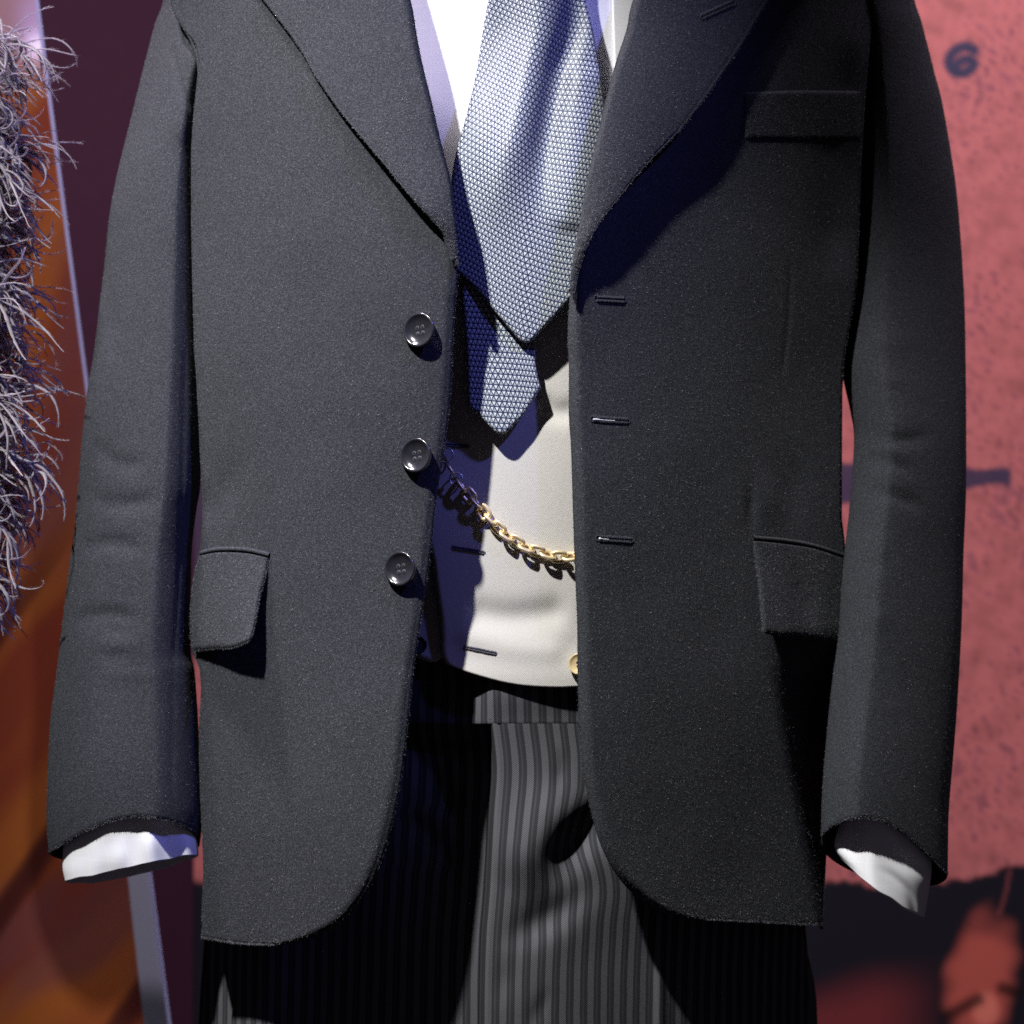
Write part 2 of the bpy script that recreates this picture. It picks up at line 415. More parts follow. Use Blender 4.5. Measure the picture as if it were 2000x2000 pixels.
# ------------------------------------------------------------------ jacket
nA, nB, nC2 = Noise(21, 0.011), Noise(22, 0.03), Noise(23, 0.005)
def YJL(px, py):
    x = (1000-px)*S
    y = 0.125*np.abs(x/0.27)**2.3
    y = y+0.016*sm(250, -250, py)+0.004*nC2(px, py)*0.5+0.0011*nA(px, py)+0.0003*nB(px, py)
    y = y-0.010*sm(1150, 1800, py)*sm(420, 700, px)
    y = y+ridge(px, py, [(470, 860), (440, 960), (415, 1060)], 24, 0.003, 0.6)
    y = y+ridge(px, py, [(400, 930), (402, 1040)], 10, 0.003, 0.5)
    return y
def YJR(px, py):
    x = (px-1000)*S
    y = 0.002+0.150*np.abs(x/0.27)**1.5
    y = y+0.016*sm(250, -250, py)+0.0020*nC2(px, py)+0.0011*nA(px, py)+0.0003*nB(px, py)
    # the skirt turns sharply back beyond the pocket
    line = 1492+0.19*(py-1300)
    y = y+0.050*sm(0, 120, px-line)*sm(1220, 1420, py)
    y = y+ridge(px, py, [(1464, 930), (1466, 1000), (1468, 1060)], 11, 0.0022, 0.5)
    y = y+ridge(px, py, [(1540, 850), (1548, 960), (1556, 1050)], 34, 0.0025, 0.6)
    y = y-ridge(px, py, [(1500, 900), (1510, 1050)], 26, 0.0018, 0.6)
    y = y+ridge(px, py, [(1545, 480), (1540, 620), (1525, 760)], 5, 0.0009)
    y = y+ridge(px, py, [(1660, 60), (1640, 330), (1630, 560)], 40, 0.006)
    return y
def edge_roll(P, Yf, side, wd=24, amp=0.0055):
    """turn the front edge of a panel back over its last few millimetres"""
    px, py = P[..., 0], P[..., 1]; Y = Yf(px, py)
    E = P[:, -1] if side == 'R' else P[:, 0]
    d = np.hypot(px-E[:, None, 0], py-E[:, None, 1])
    t = np.clip(1-d/wd, 0, 1)
    groove = 0.0006*np.exp(-((d-9)/2.2)**2)
    return Y+amp*t**2.2+groove

jacket = thing('suit_jacket', 'charcoal wool suit jacket hanging open over a waistcoat, three dark buttons', 'jacket', (0, 0.1, C-0.34))

L_left = [(290, -330), (312, -160), (326, -40), (338, 22), (360, 58), (383, 90), (388, 145), (380, 217), (375, 290), (375, 435), (377, 543), (381, 688), (384, 722), (389, 813),
          (393, 904), (396, 960), (397, 1020), (391, 1085), (381, 1121), (374, 1186), (374, 1265), (391, 1302), (395, 1354), (390, 1409), (391, 1517), (395, 1608), (399, 1698), (393, 1831)]
R_left = [(700, -330), (757, -160), (801, 0), (812, 62), (824, 124), (843, 202), (861, 280), (880, 354), (886, 404), (893, 497), (893, 559), (889, 593), (886, 655), (879, 780), (869, 873), (852, 978),
          (840, 1086), (827, 1180), (813, 1273), (809, 1300), (795, 1427), (784, 1517), (770, 1590), (751, 1662), (722, 1735), (686, 1785), (650, 1813), (598, 1836), (556, 1844)]
PL = coons(L_left, R_left, [(290, -330), (500, -345), (700, -330)], [(393, 1831), (471, 1842), (556, 1844)], 150, 300)
o, VL = patch('front_panel', PL, edge_roll(PL, YJL, 'R', 26, 0.006), WOOL, jacket, 0.0028)
o['label'] = 'brightly lit front panel carrying the three buttons'
nap(o, VL, 90000, FIB, 1, 0.10)

L_right = [(1345, -330), (1290, -160), (1237, 0), (1225, 56), (1203, 124), (1183, 199), (1172, 248), (1153, 326), (1141, 388), (1132, 444), (1119, 512), (1113, 578), (1109, 655), (1111, 717), (1111, 811),
           (1115, 873), (1119, 997), (1122, 1090), (1127, 1211), (1128, 1304), (1130, 1381), (1134, 1450), (1141, 1517), (1157, 1597), (1175, 1655), (1204, 1709), (1237, 1746), (1273, 1773), (1313, 1788), (1350, 1792)]
R_right = [(1760, -330), (1725, -160), (1712, -40), (1700, 54), (1688, 200), (1680, 344), (1673, 543), (1650, 688), (1644, 754), (1643, 899), (1643, 1026), (1650, 1062), (1650, 1180), (1640, 1300), (1628, 1450), (1616, 1600), (1606, 1807)]
PR = coons(L_right, R_right, [(1345, -330), (1550, -345), (1760, -330)], [(1350, 1792), (1480, 1800), (1606, 1807)], 150, 300)
o, VR = patch('front_panel', PR, edge_roll(PR, YJR, 'L', 28, 0.010), WOOL, jacket, 0.0028)
o['label'] = 'shadowed front panel with the buttonholes and breast pocket'
nap(o, VR, 90000, FIB, 2, 0.10)

# lapels: a second layer folded over from the front edge, lifting towards its outer edge
def lapel(P, Yf, side, lift, seed):
    nv, nu = P.shape[:2]; u = np.linspace(0, 1, nu)[None]; v = np.linspace(0, 1, nv)[:, None]
    q = u if side == 'R' else 1-u          # q=1 at the roll edge
    Y = Yf(P[..., 0], P[..., 1])
    prof = lift*(np.sin(np.clip((1-q)*1.0, 0, 1)*np.pi/2)**0.6)*(0.55+0.45*np.sin(np.pi*np.clip(v*0.9+0.05, 0, 1)) if side == 'L' else 0.28+0.72*sm(0.35, 0.8, v))*(1-sm(0.86, 1.0, v)*0.85)
    Y = Y-0.0032-prof+0.0085*np.clip((q-0.94)/0.06, 0, 1)**2
    Y = Y+0.0007*nA(P[..., 0]*1.3+77, P[..., 1])
    Y = Y+0.0006*np.exp(-(((1-(1-q))-0.035)/0.012)**2)
    o, V = patch('lapel', P, Y, WOOL, jacket, 0.0032)
    nap(o, V, 16000, FIB, seed, 0.15)
    return o, V
lapL = coons([(300, -270), (408, -130), (514, 0), (580, 87), (616, 149), (670, 225), (747, 317), (793, 373), (840, 425), (866, 455), (888, 505)],
             [(720, -270), (757, -160), (802, 0), (813, 62), (825, 124), (844, 202), (862, 280), (881, 354), (887, 404), (892, 460), (894, 520)],
             [(300, -270), (720, -270)], [(888, 505), (894, 520)], 60, 150)
oL, _ = lapel(lapL, YJL, 'R', 0.0085, 5)
lapR = coons([(1325, -270), (1290, -160), (1236, 0), (1224, 56), (1202, 124), (1182, 199), (1171, 248), (1152, 326), (1140, 388), (1131, 444), (1118, 512), (1112, 570)],
             [(1700, -270), (1600, -130), (1503, 0), (1445, 94), (1387, 178), (1336, 246), (1300, 284), (1259, 326), (1212, 382), (1178, 425), (1150, 472), (1132, 522), (1117, 574)],
             [(1325, -270), (1700, -270)], [(1112, 570), (1117, 574)], 60, 150)
oR, VlapR = lapel(lapR, YJR, 'L', 0.014, 6)

# shadowed back, side and neck of the jacket
def ring_back(py0, py1, xl, xr, ylf, yrf, depth, mat, name, parent, n=60, rows=60, back=0.25):
    py = np.linspace(py0, py1, rows)
    th = np.linspace(0, 1, n)[None]
    l = np.interp(py, [p[1] for p in xl], [p[0] for p in xl]); r = np.interp(py, [p[1] for p in xr], [p[0] for p in xr])
    A = W(l, py, ylf(l, py)); B = W(r, py, yrf(r, py))
    a = th*np.pi
    X = A[:, None, 0]*(0.5+0.5*np.cos(a))+B[:, None, 0]*(0.5-0.5*np.cos(a))
    Yb = (A[:, None, 1]*(1-th)+B[:, None, 1]*th)+back*np.sin(a)**0.6*0.6
    Z = A[:, None, 2]*(1-th)+B[:, None, 2]*th
    V = np.stack([X, Yb, Z], -1)
    o = mesh_obj(name, V, gridF(rows, n), mat, parent, uv=arc_uv(V)); thick(o, 0.002); return o
ring_back(-330, 1815, [(p[0]+3, p[1]) for p in L_left], [(p[0]-3, p[1]) for p in R_right], lambda a, b: YJL(a, b)+0.002, lambda a, b: YJR(a, b)+0.002, 0.2, WOOL, 'back_panel', jacket)

# sleeves
def smooth(a, h):
    b = np.pad(a[:, 0], (2*h, 2*h), mode='edge')
    for _ in range(2): b = np.convolve(b, np.ones(2*h+1)/(2*h+1), 'same')
    return b[2*h:-2*h, None]
def sleeve(Lp, Rp, s0, Yc, ry, mat, parent, hem_front, hem_back, wr, seed, nv=220, nu=120, name='sleeve', t=0.0026, pw=1.35, naps=26000):
    L = spline(Lp, nv); R = spline(Rp, nv)
    tt = np.linspace(0, 1, nv)[:, None]; th = np.linspace(0, 2*np.pi, nu, endpoint=False)[None]
    s = -np.cos(th); front = np.sin(th) >= 0
    s0 = smooth(np.interp((L[:, 1:2]+R[:, 1:2])/2, [a for a, b in s0], [b for a, b in s0]), 5)
    q = np.where(s < s0, (s0-s)/(1+s0), (s-s0)/(1-s0)); q = np.clip(q, 0, 1)
    f = np.maximum(1-q**pw, 0)**0.62; bk = np.sqrt(np.maximum(1-s*s, 0))
    w2 = sm(0.80, 1.0, tt)
    px = L[:, None, 0]*(1-s)/2+R[:, None, 0]*(1+s)/2
    py = L[:, None, 1]*(1-s)/2+R[:, None, 1]*(1+s)/2
    arch = np.maximum(1-np.abs((s-s0*0.5))**2.0/(1+np.abs(s0)*0.5)**2, 0)*np.sqrt(np.maximum(1-s*s, 0))**0.5
    py = py+np.where(front, -hem_front*arch, hem_back*bk)*w2
    r = np.interp(tt, np.linspace(0, 1, len(ry)), ry); yc = smooth(np.interp((L[:, 1:2]+R[:, 1:2])/2, [a for a, b in Yc], [b for a, b in Yc]), 15)
    Y = yc-np.where(front, r*f, -r*0.8*bk)
    Y = Y+wr(px, py)*np.where(front, 1, 0.2)*np.minimum(1, 4*bk)
    V = W(px, py, Y)
    Vw = np.concatenate([V, V[:, :1]], 1)
    uv = arc_uv(Vw)[:, :-1]
    o = mesh_obj(name, V, gridF(nv, nu, True), mat, parent, uv=uv); thick(o, t)
    if naps: nap(o, V[:, 2:nu//2], naps, FIB, seed, 0.1)
    return o, V
n1 = Noise(31, 0.02); n2 = Noise(32, 0.012)
def wrL(px, py):
    y = 0.0014*n2(px, py)+0.0005*n1(px, py)
    y = y+ridge(px, py, [(335, 85), (342, 120), (352, 165), (374, 220)], 5, 0.0035, 0.15)
    y = y-ridge(px, py, [(365, 60), (362, 160), (345, 300)], 22, 0.004)
    y = y+ridge(px, py, [(362, 640), (354, 1000), (340, 1300), (336, 1600)], 3.5, 0.0014, 0.1)
    for a, b, c in (((165, 860), (235, 905), (300, 900)), ((150, 960), (230, 985), (330, 970)), ((140, 1090), (210, 1060), (300, 1080)), ((190, 480), (215, 600), (220, 720)), ((120, 1230), (200, 1200), (300, 1215))):
        y = y+ridge(px, py, [a, b, c], 16, 0.0028, 0.4)
    for k in range(9):
        q = np.random.default_rng(300+k); yy = q.uniform(700, 1500); x0 = q.uniform(110, 190); L_ = q.uniform(80, 170); sl = q.uniform(-0.35, 0.35)
        y = y+ridge(px, py, [(x0, yy), (x0+L_/2, yy+sl*L_/2+8), (x0+L_, yy+sl*L_)], q.uniform(9, 18), q.choice([-1, 1])*q.uniform(0.0004, 0.0012), 0.6)
    return y
slL_L = [(350, -330), (330, -100), (319, 0), (304, 43), (286, 109), (268, 181), (250, 254), (232, 326), (217, 399), (210, 453), (203, 525), (194, 598), (183, 690), (170, 766), (159, 867), (152, 958), (145, 1038), (138, 1085), (127, 1175), (116, 1266), (107, 1338), (98, 1409), (92, 1535), (91, 1610), (95, 1664)]
slL_R = [(470, -330), (450, -100), (440, 0), (425, 110), (408, 217), (398, 326), (396, 453), (396, 600), (396, 700), (394, 850), (391, 950), (384, 994), (375, 1067), (373, 1121), (372, 1266), (380, 1310), (387, 1409), (391, 1517), (394, 1608), (390, 1650)]
o, _ = sleeve(slL_L, slL_R, [(-50, 0.8), (45, 0.72), (105, 0.34), (350, 0.42), (1664, 0.42)], [(-330, 0.19), (0, 0.182), (150, 0.168), (400, 0.155), (900, 0.132), (1660, 0.108)], [0.050, 0.052, 0.052, 0.050, 0.048, 0.046, 0.045], WOOL, jacket, 60, 28, wrL, 8)
o['label'] = 'sleeve beside the feathers, lit on its outer half'
def wrR(px, py):
    y = 0.0014*n2(px+500, py)+0.0005*n1(px, py+900)
    for a, b, c in (((1670, 905), (1730, 900), (1800, 930)), ((1665, 955), (1740, 965), (1820, 1000)), ((1680, 840), (1750, 860), (1840, 850))):
        y = y+ridge(px, py, [a, b, c], 12, 0.0026, 0.4)
    for k in range(9):
        q = np.random.default_rng(400+k); yy = q.uniform(600, 1450); x0 = q.uniform(1660, 1720); L_ = q.uniform(70, 150); sl = q.uniform(-0.35, 0.35)
        y = y+ridge(px, py, [(x0, yy), (x0+L_/2, yy+sl*L_/2+8), (x0+L_, yy+sl*L_)], q.uniform(9, 18), q.choice([-1, 1])*q.uniform(0.0004, 0.0012), 0.6)
    return y
slR_L = [(1620, -330), (1640, -100), (1650, 0), (1655, 120), (1655, 272), (1650, 399), (1640, 543), (1638, 688), (1649, 751), (1662, 810), (1668, 863), (1659, 990), (1651, 1062), (1644, 1135), (1637, 1243), (1628, 1310), (1619, 1390), (1608, 1517), (1604, 1600), (1604, 1650)]
slR_R = [(1730, -330), (1765, -100), (1786, 0), (1800, 43), (1825, 141), (1840, 199), (1858, 301), (1869, 380), (1878, 489), (1884, 598), (1886, 699), (1887, 800), (1887, 954), (1882, 1080), (1878, 1225), (1868, 1400), (1854, 1572), (1852, 1640), (1851, 1708)]
o, _ = sleeve(slR_L, slR_R, [(0, -0.2), (700, -0.25), (1100, -0.38), (1664, -0.40)], [(-330, 0.215), (20, 0.215), (120, 0.225), (500, 0.215), (900, 0.155), (1660, 0.10)], [0.050, 0.052, 0.054, 0.055, 0.055, 0.052, 0.05], WOOL, jacket, 74, 44, wrR, 9)
o['label'] = 'darker sleeve in front of the red poster'

# pocket flaps
def flap(L, R, T, B, Yf, off, side, seed, wrf=None):
    P = coons(L, R, T, B, 60, 60); v = np.linspace(0, 1, 60)[:, None]; u = np.linspace(0, 1, 60)[None]
    px, py = P[..., 0], P[..., 1]
    Y = Yf(px, py)-0.0030-off(u, v)
    if wrf is not None: Y = Y+wrf(px, py)
    d = np.minimum(1-v, (1-u) if side == 'R' else u)
    Y = Y+0.003*np.clip(1-d/0.06, 0, 1)**2
    o, V = patch('pocket_flap', P, Y, WOOL, jacket, 0.003)
    nap(o, V, 9000, FIB, seed, 0.3); return o
flap([(391, 1085), (380, 1121), (373, 1186), (372, 1230), (378, 1271)], [(525, 1090), (518, 1125), (507, 1165), (495, 1230), (486, 1252)],
     [(391, 1085), (428, 1079), (482, 1081), (525, 1090)], [(378, 1271), (417, 1267), (453, 1265), (486, 1252)], YJL, lambda u, v: 0.027*v**1.15*(0.2+0.8*u), 'R', 14)
flap([(1470, 1056), (1477, 1106), (1483, 1153), (1490, 1236)], [(1648, 1091), (1645, 1150), (1636, 1257)],
     [(1470, 1056), (1535, 1063), (1590, 1072), (1648, 1091)], [(1490, 1236), (1517, 1241), (1572, 1246), (1636, 1257)], YJR, lambda u, v: 0.011*v**1.2*(1-0.5*u), 'L', 15,
     lambda px, py: ridge(px, py, [(1535, 1040), (1565, 1160), (1590, 1320)], 26, 0.0028, 0.5))
# jetting (piping) above the flaps
def strip(name, pts, Yf, lift, rad, mat, parent, n=40, sides=8):
    P = spline(pts, n); Y = Yf(P[:, 0], P[:, 1])-lift
    return mesh_obj(name, *tube(W(P[:, 0], P[:, 1], Y), rad, sides), mat, parent)
strip('pocket_piping', [(392, 1080), (428, 1073), (482, 1074), (527, 1084)], YJL, 0.0006, 0.0020, WOOL, jacket)
strip('pocket_piping', [(1470, 1050), (1535, 1056), (1590, 1066), (1646, 1084)], YJR, 0.0004, 0.0019, WOOL, jacket)
# breast pocket welt
P = coons([(1453, 180), (1453, 225), (1455, 270)], [(1678, 178), (1679, 225), (1681, 272)], [(1453, 180), (1560, 177), (1678, 178)], [(1455, 270), (1560, 272), (1681, 272)], 60, 36)
v = np.linspace(0, 1, 36)[:, None]; u = np.linspace(0, 1, 60)[None]
dE = np.minimum(np.minimum(u*2.4, (1-u)*2.4), np.minimum(v, 1-v))
o, V = patch('breast_pocket', P, YJR(P[..., 0], P[..., 1])-0.0019+0.0018*np.clip(1-dE/0.07, 0, 1)**2, WOOL, jacket, 0.003)
nap(o, V, 6000, FIB, 16, 0.2)

# buttonholes: two rows of worked stitches round a slit
def frame_at(Yf, px, py):
    e = 2.0
    p = W(np.array([px]), np.array([py]), Yf(np.array([px]), np.array([py])))[0]
    a = W(np.array([px+e]), np.array([py]), Yf(np.array([px+e]), np.array([py])))[0]-p
    b = W(np.array([px]), np.array([py+e]), Yf(np.array([px]), np.array([py+e])))[0]-p
    n = np.cross(b, a); return p, n/np.linalg.norm(n)
def buttonhole(x0, y0, x1, y1, Yf, parent, mat, glint=False, lift=0.0004, name='buttonhole', hw=5.4):
    n = 24; parts = []
    ax = np.array([x1-x0, y1-y0], float); L = np.linalg.norm(ax); ax /= L; nx = np.array([-ax[1], ax[0]])
    r = np.random.default_rng(int(x0))
    loop = []
    for k in range(n+1): loop.append(np.array([x0, y0])+ax*L*k/n+nx*hw*0.75)
    for k in range(1, 8): an = np.pi*k/8; loop.append(np.array([x1, y1])+(nx*np.cos(an)+ax*np.sin(an))*hw*0.75)
    for k in range(n, -1, -1): loop.append(np.array([x0, y0])+ax*L*k/n-nx*hw*0.75)
    for k in range(1, 10): an = np.pi*k/10; loop.append(np.array([x0, y0])+(-nx*np.cos(an)-ax*np.sin(an))*hw*1.15)
    Q = np.array(loop); Q = Q+r.normal(0, 0.35, Q.shape)
    Y = Yf(Q[:, 0], Q[:, 1])-lift
    parts.append(tube(W(Q[:, 0], Q[:, 1], Y), 0.00030, 5, True))
    for sgn in (1, -1):                                # the stitches across the edge
        for k in range(30):
            c = np.array([x0, y0])+ax*(L*(k+0.5)/30+r.normal(0, 0.2)); a0 = c+nx*sgn*hw*0.25; a1 = c+nx*sgn*hw*r.uniform(1.0, 1.35)
            q = np.array([a0, (a0+a1)/2, a1]); y = Yf(q[:, 0], q[:, 1])-lift-np.array([0.0002, 0.0007, 0])
            parts.append(tube(W(q[:, 0], q[:, 1], y), 0.0003, 4))
    b = mesh_obj(name, *join(parts), mat, parent)
    q = np.array([np.array([x0, y0])+ax*L*t for t in np.linspace(-0.02, 1, 12)]); y = Yf(q[:, 0], q[:, 1])-lift*0.55
    mesh_obj('slit', *tube(W(q[:, 0], q[:, 1], y), 0.00038, 6), HOLE, b)
    if glint:  # light seen through the slit, put in as a pale strand
        q = np.array([np.array([x0, y0])+ax*L*t+nx*1.2 for t in np.linspace(-0.01, glint, 10)]); y = Yf(q[:, 0], q[:, 1])-lift-0.0004
        mesh_obj('glint_strand', *tube(W(q[:, 0], q[:, 1], y), np.r_[0.0006, 0.0010, 0.0008, 0.0005, np.full(6, 0.0003)], 6), PALEGLINT, b)
    return b
buttonhole(1166, 583, 1219, 586, YJR, jacket, DTHREAD)
buttonhole(1159, 818, 1226, 822, YJR, jacket, DTHREAD, 0.62)
buttonhole(1170, 1051, 1233, 1055, YJR, jacket, DTHREAD, 0.3)
# lapel buttonhole sits on the lapel's own surface
lx = lapR.reshape(-1, 2); ly = VlapR.reshape(-1, 3)[:, 1]
def YLAP(px, py):
    out = []
    for a, b in zip(np.ravel(px), np.ravel(py)):
        d = np.hypot(lx[:, 0]-a, lx[:, 1]-b); k = np.argsort(d)[:4]; wgt = 1/(d[k]+0.5); out.append((ly[k]*wgt).sum()/wgt.sum())
    return np.array(out).reshape(np.shape(px))
buttonhole(1430, 6, 1372, 32, YLAP, oR, DTHREAD, lift=0.0009)

# jacket buttons
def button(px, py, Yf, R, parent, mat, holes, tilt, lift=0.004, thread=THREAD, name='button'):
    prof = [(0.0, 0.0), (0.30, 0.0), (0.55, 0.03), (0.74, 0.11), (0.84, 0.20), (0.89, 0.235), (0.95, 0.235), (0.99, 0.19), (1.0, 0.12), (0.95, -0.02), (0.6, -0.13), (0.0, -0.15)]
    V, F = lathe([(max(a, 0.0001)*R, b*R) for a, b in prof], 48)
    p, n = frame_at(Yf, px, py); nrm = Vector(tilt).normalized()
    rot = nrm.to_track_quat('Z', 'X').to_matrix()
    c = np.array(p)+np.array([0, -lift, 0])
    Mx = np.array(rot)
    o = mesh_obj(name, V@Mx.T+c, F, mat, parent)
    d = 0.17*R
    ang = 0.15
    for k, (a, b) in enumerate(((d, d), (-d, d), (d, -d), (-d, -d))):
        a, b = a*math.cos(ang)-b*math.sin(ang), a*math.sin(ang)+b*math.cos(ang)
        hv, hf = lathe([(0.0001, 0.03*R), (0.10*R, 0.03*R), (0.105*R, 0.0)], 14)
        hv = hv+np.array([a, b, 0]); mesh_obj('thread_hole', hv@Mx.T+c, hf, holes, o)
        th = np.linspace(0, 2*np.pi, 14, endpoint=False)
        rv, rf = tube(np.stack([a+0.10*R*np.cos(th), b+0.10*R*np.sin(th), 0*th+0.012*R], -1), 0.022*R, 5, True, up=(0, 0, 1))
        mesh_obj('thread_rim', rv@Mx.T+c, rf, thread, o)
    # shank of thread behind
    sv, sf = lathe([(0.16*R, -0.14*R), (0.14*R, -0.5*R)], 10); mesh_obj('shank', sv@Mx.T+c, sf, DTHREAD, o)
    return o
for (bx, by) in ((821, 646), (815, 890), (784, 1111)):
    button(bx, by, YJL, 0.0137, jacket, BUTTON, HOLE, (-0.46, -0.88, 0.10), 0.0030)

# ------------------------------------------------------------------ shirt
shirt = thing('dress_shirt', 'white dress shirt with faint checks under the tie, cuffs showing at both sleeves', 'shirt', (0, 0.12, C-0.34))
def YS(px, py):
    x = (px-1000)*S
    return 0.060+0.10*np.abs(x/0.2)**2+0.0018*n2(px, py)+0.02*sm(300, -200, py)
P = coons([(640, -330), (680, 200), (760, 800)], [(1400, -330), (1340, 200), (1240, 800)], [(640, -330), (1400, -330)], [(760, 800), (1240, 800)], 90, 120)
patch('shirt_front', P, YS, SHIRT, shirt, 0.001)
P = coons([(1188, -330), (1196, 0), (1206, 300)], [(1262, -330), (1270, 0), (1262, 300)], [(1188, -330), (1262, -330)], [(1206, 300), (1262, 300)], 20, 60)
patch('button_placket', P, lambda a, b: YS(a, b)-0.0028, SHIRT, shirt, 0.0015)

def cuff(Lp, Rp, Yc, ry, s0, wr, front_up, back_dn, seam=None, pw=1.6):
    nv, nu = 70, 110
    L = spline(Lp, nv); R = spline(Rp, nv)
    tt = np.linspace(0, 1, nv)[:, None]; th = np.linspace(0, 2*np.pi, nu, endpoint=False)[None]
    s = -np.cos(th); front = np.sin(th) >= 0
    q = np.where(s < s0, (s0-s)/(1+s0), (s-s0)/(1-s0)); f = np.maximum(1-np.clip(q, 0, 1)**pw, 0)**0.6; bk = np.sqrt(np.maximum(1-s*s, 0))
    px = L[:, None, 0]*(1-s)/2+R[:, None, 0]*(1+s)/2; py = L[:, None, 1]*(1-s)/2+R[:, None, 1]*(1+s)/2
    w2 = sm(0.5, 1.0, tt); py = py+w2*(2.2*n1(px*2.2, 0*py)+1.2*n1(px*5+40, 0*py))+np.where(front, -front_up*f, back_dn*bk)*w2
    Y = Yc-np.where(front, ry*f, -ry*bk)+wr(px, py)*np.where(front, 1, 0.3)
    V = W(px, py, Y); o = mesh_obj('cuff', V, gridF(nv, nu, True), SHIRT, shirt, uv=arc_uv(np.concatenate([V, V[:, :1]], 1))[:, :-1])
    thick(o, 0.0016); return o
def wcL(px, py): return ridge(px, py, [(290, 1590), (318, 1640), (335, 1720)], 20, 0.0045, 0.3)-ridge(px, py, [(345, 1590), (362, 1640), (372, 1720)], 12, 0.003, 0.3)+0.0012*n1(px*2.6, py*1.2)+0.0007*n1(px*5, py*4)
cuff([(152, 1560), (130, 1610), (122, 1685), (127, 1722)], [(372, 1560), (377, 1610), (386, 1650), (388, 1672)], 0.108, 0.034, 0.32, wcL, 4, 14, pw=1.4)
def wcR(px, py):
    return (ridge(px, py, [(1672, 1540), (1668, 1640), (1695, 1780)], 18, 0.004, 0.4)+ridge(px, py, [(1705, 1580), (1735, 1655), (1790, 1695), (1860, 1700)], 15, 0.0025, 0.4)
            +ridge(px, py, [(1700, 1690), (1750, 1715), (1782, 1760), (1790, 1850)], 8, 0.002, 0.5)+0.0006*n1(px*2, py*2))
cuff([(1655, 1500), (1640, 1600), (1630, 1650), (1640, 1674)], [(1800, 1500), (1808, 1600), (1820, 1690), (1806, 1792)], 0.100, 0.0315, -0.2, wcR, -10, 6)

# ------------------------------------------------------------------ waistcoat
vest = thing('waistcoat', 'cream twill waistcoat behind the open jacket with a gold watch chain', 'waistcoat', (0, 0.12, C-0.14))
n5 = Noise(51, 0.02); n6 = Noise(52, 0.008)
def YV(px, py):
    x = (px-1010)*S
    y = 0.050+0.11*np.abs(x/0.2)**2.1+0.0012*n6(px, py)+0.0004*n5(px, py)
    y = y+ridge(px, py, [(900, 1190), (1000, 1205), (1120, 1190)], 28, 0.0035, 0.2)-ridge(px, py, [(880, 1240), (1000, 1265), (1120, 1270)], 26, 0.0025, 0.2)
    y = y+ridge(px, py, [(1050, 790), (1090, 805), (1130, 800)], 22, 0.003, 0.2)
    y = y-0.004*sm(1250, 1330, py)
    return y
# overlapping front (the wearer's left), its edge runs down the viewer's left
P = coons([(810, 380), (806, 700), (815, 950), (840, 1083), (849, 1148), (858, 1211), (861, 1275), (872, 1297)],
          [(1330, 380), (1330, 700), (1325, 950), (1320, 1300)],
          [(810, 380), (980, 600), (1330, 380)], [(872, 1297), (927, 1317), (995, 1335), (1057, 1342), (1129, 1342), (1230, 1330), (1320, 1300)], 120, 150)
vf, VV = patch('front_panel', P, lambda a, b: YV(a, b)+0.004*np.clip(1-(np.hypot(a-P[:, 0:1, 0], b-P[:, 0:1, 1]))/14, 0, 1)**2, CREAM, vest, 0.003)
# under front, only its lower corner shows beside the jacket edge
P2 = coons([(650, 400), (640, 900), (660, 1230)], [(900, 400), (900, 900), (905, 1240)], [(650, 400), (900, 400)], [(660, 1230), (760, 1262), (815, 1285), (852, 1290), (905, 1240)], 50, 70)
patch('front_panel', P2, lambda a, b: YV(a, b)+0.010, CREAM, vest, 0.003)
buttonhole(886, 1069, 945, 1079, YV, vest, VTHREAD, hw=3.2)
buttonhole(909, 1264, 968, 1276, YV, vest, VTHREAD, hw=3.2)
buttonhole(862, 867, 915, 872, YV, vest, VTHREAD, hw=3.2)
b = button(1131, 1296, YV, 0.0088, vest, HORN, HOLE, (-0.2, -0.95, 0.15), 0.006)
b['label'] = 'tan horn button half hidden by the jacket edge'
b = button(818, 1259, lambda a, c: YV(a, c)+0.010, 0.0072, vest, GREENHORN, HOLE, (-0.1, -1, 0.1), 0.006)
b['label'] = 'dark green button in the shadow of the jacket'
ring_back(380, 1300, [(660, 380), (660, 1300)], [(1320, 380), (1320, 1300)], YV, YV, 0.2, LINING, 'back_panel', vest, 40, 30, 0.2)

# ------------------------------------------------------------------ necktie
tie = thing('necktie', 'wide silver and navy triangle-patterned necktie hanging over the waistcoat', 'necktie', (0, 0.03, C+0.06))
nT = Noise(61, 0.012)
def YT(px, py):
    y = 0.030+0.05*np.abs((px-1030)*S/0.06)**2*0.25+0.0012*nT(px, py)
    k = sm(560, 250, py)
    y = y-ridge(px, py, [(1062, -300), (1060, 0), (1030, 140), (985, 330), (950, 520)], 42, 0.0105, 0.3)*(0.25+0.75*k)
    y = y+ridge(px, py, [(1128, -300), (1128, 0), (1090, 150), (1062, 300), (1045, 520)], 26, 0.008, 0.3)*(0.2+0.8*k)
    y = y-ridge(px, py, [(1150, 120), (1135, 300), (1105, 460)], 34, 0.004, 0.1)
    return y+0.017*sm(420, 40, py)
def tie_uv(px, py, V):
    U = arc_uv(V)
    x, z = U[..., 0], -V[..., 2]
    ph = 0.24; x0 = x-0.004
    B = -0.17*0.03*np.log(np.cosh((x0-0.006)/0.03))     # rows run downhill on the left, level on the right
    v = z*math.cos(ph)-x0*math.sin(ph)-B
    u = x0*math.cos(ph)+z*math.sin(ph)
    return np.stack([u, v], -1)
TL = [(985, -330), (968, -100), (953, 0), (942, 62), (930, 140), (914, 211), (899, 267), (886, 320), (876, 400), (868, 480), (870, 508)]
TR = [(1110, -330), (1128, -100), (1144, 0), (1157, 56), (1169, 124), (1180, 193), (1188, 300), (1193, 400), (1196, 470), (1194, 500)]
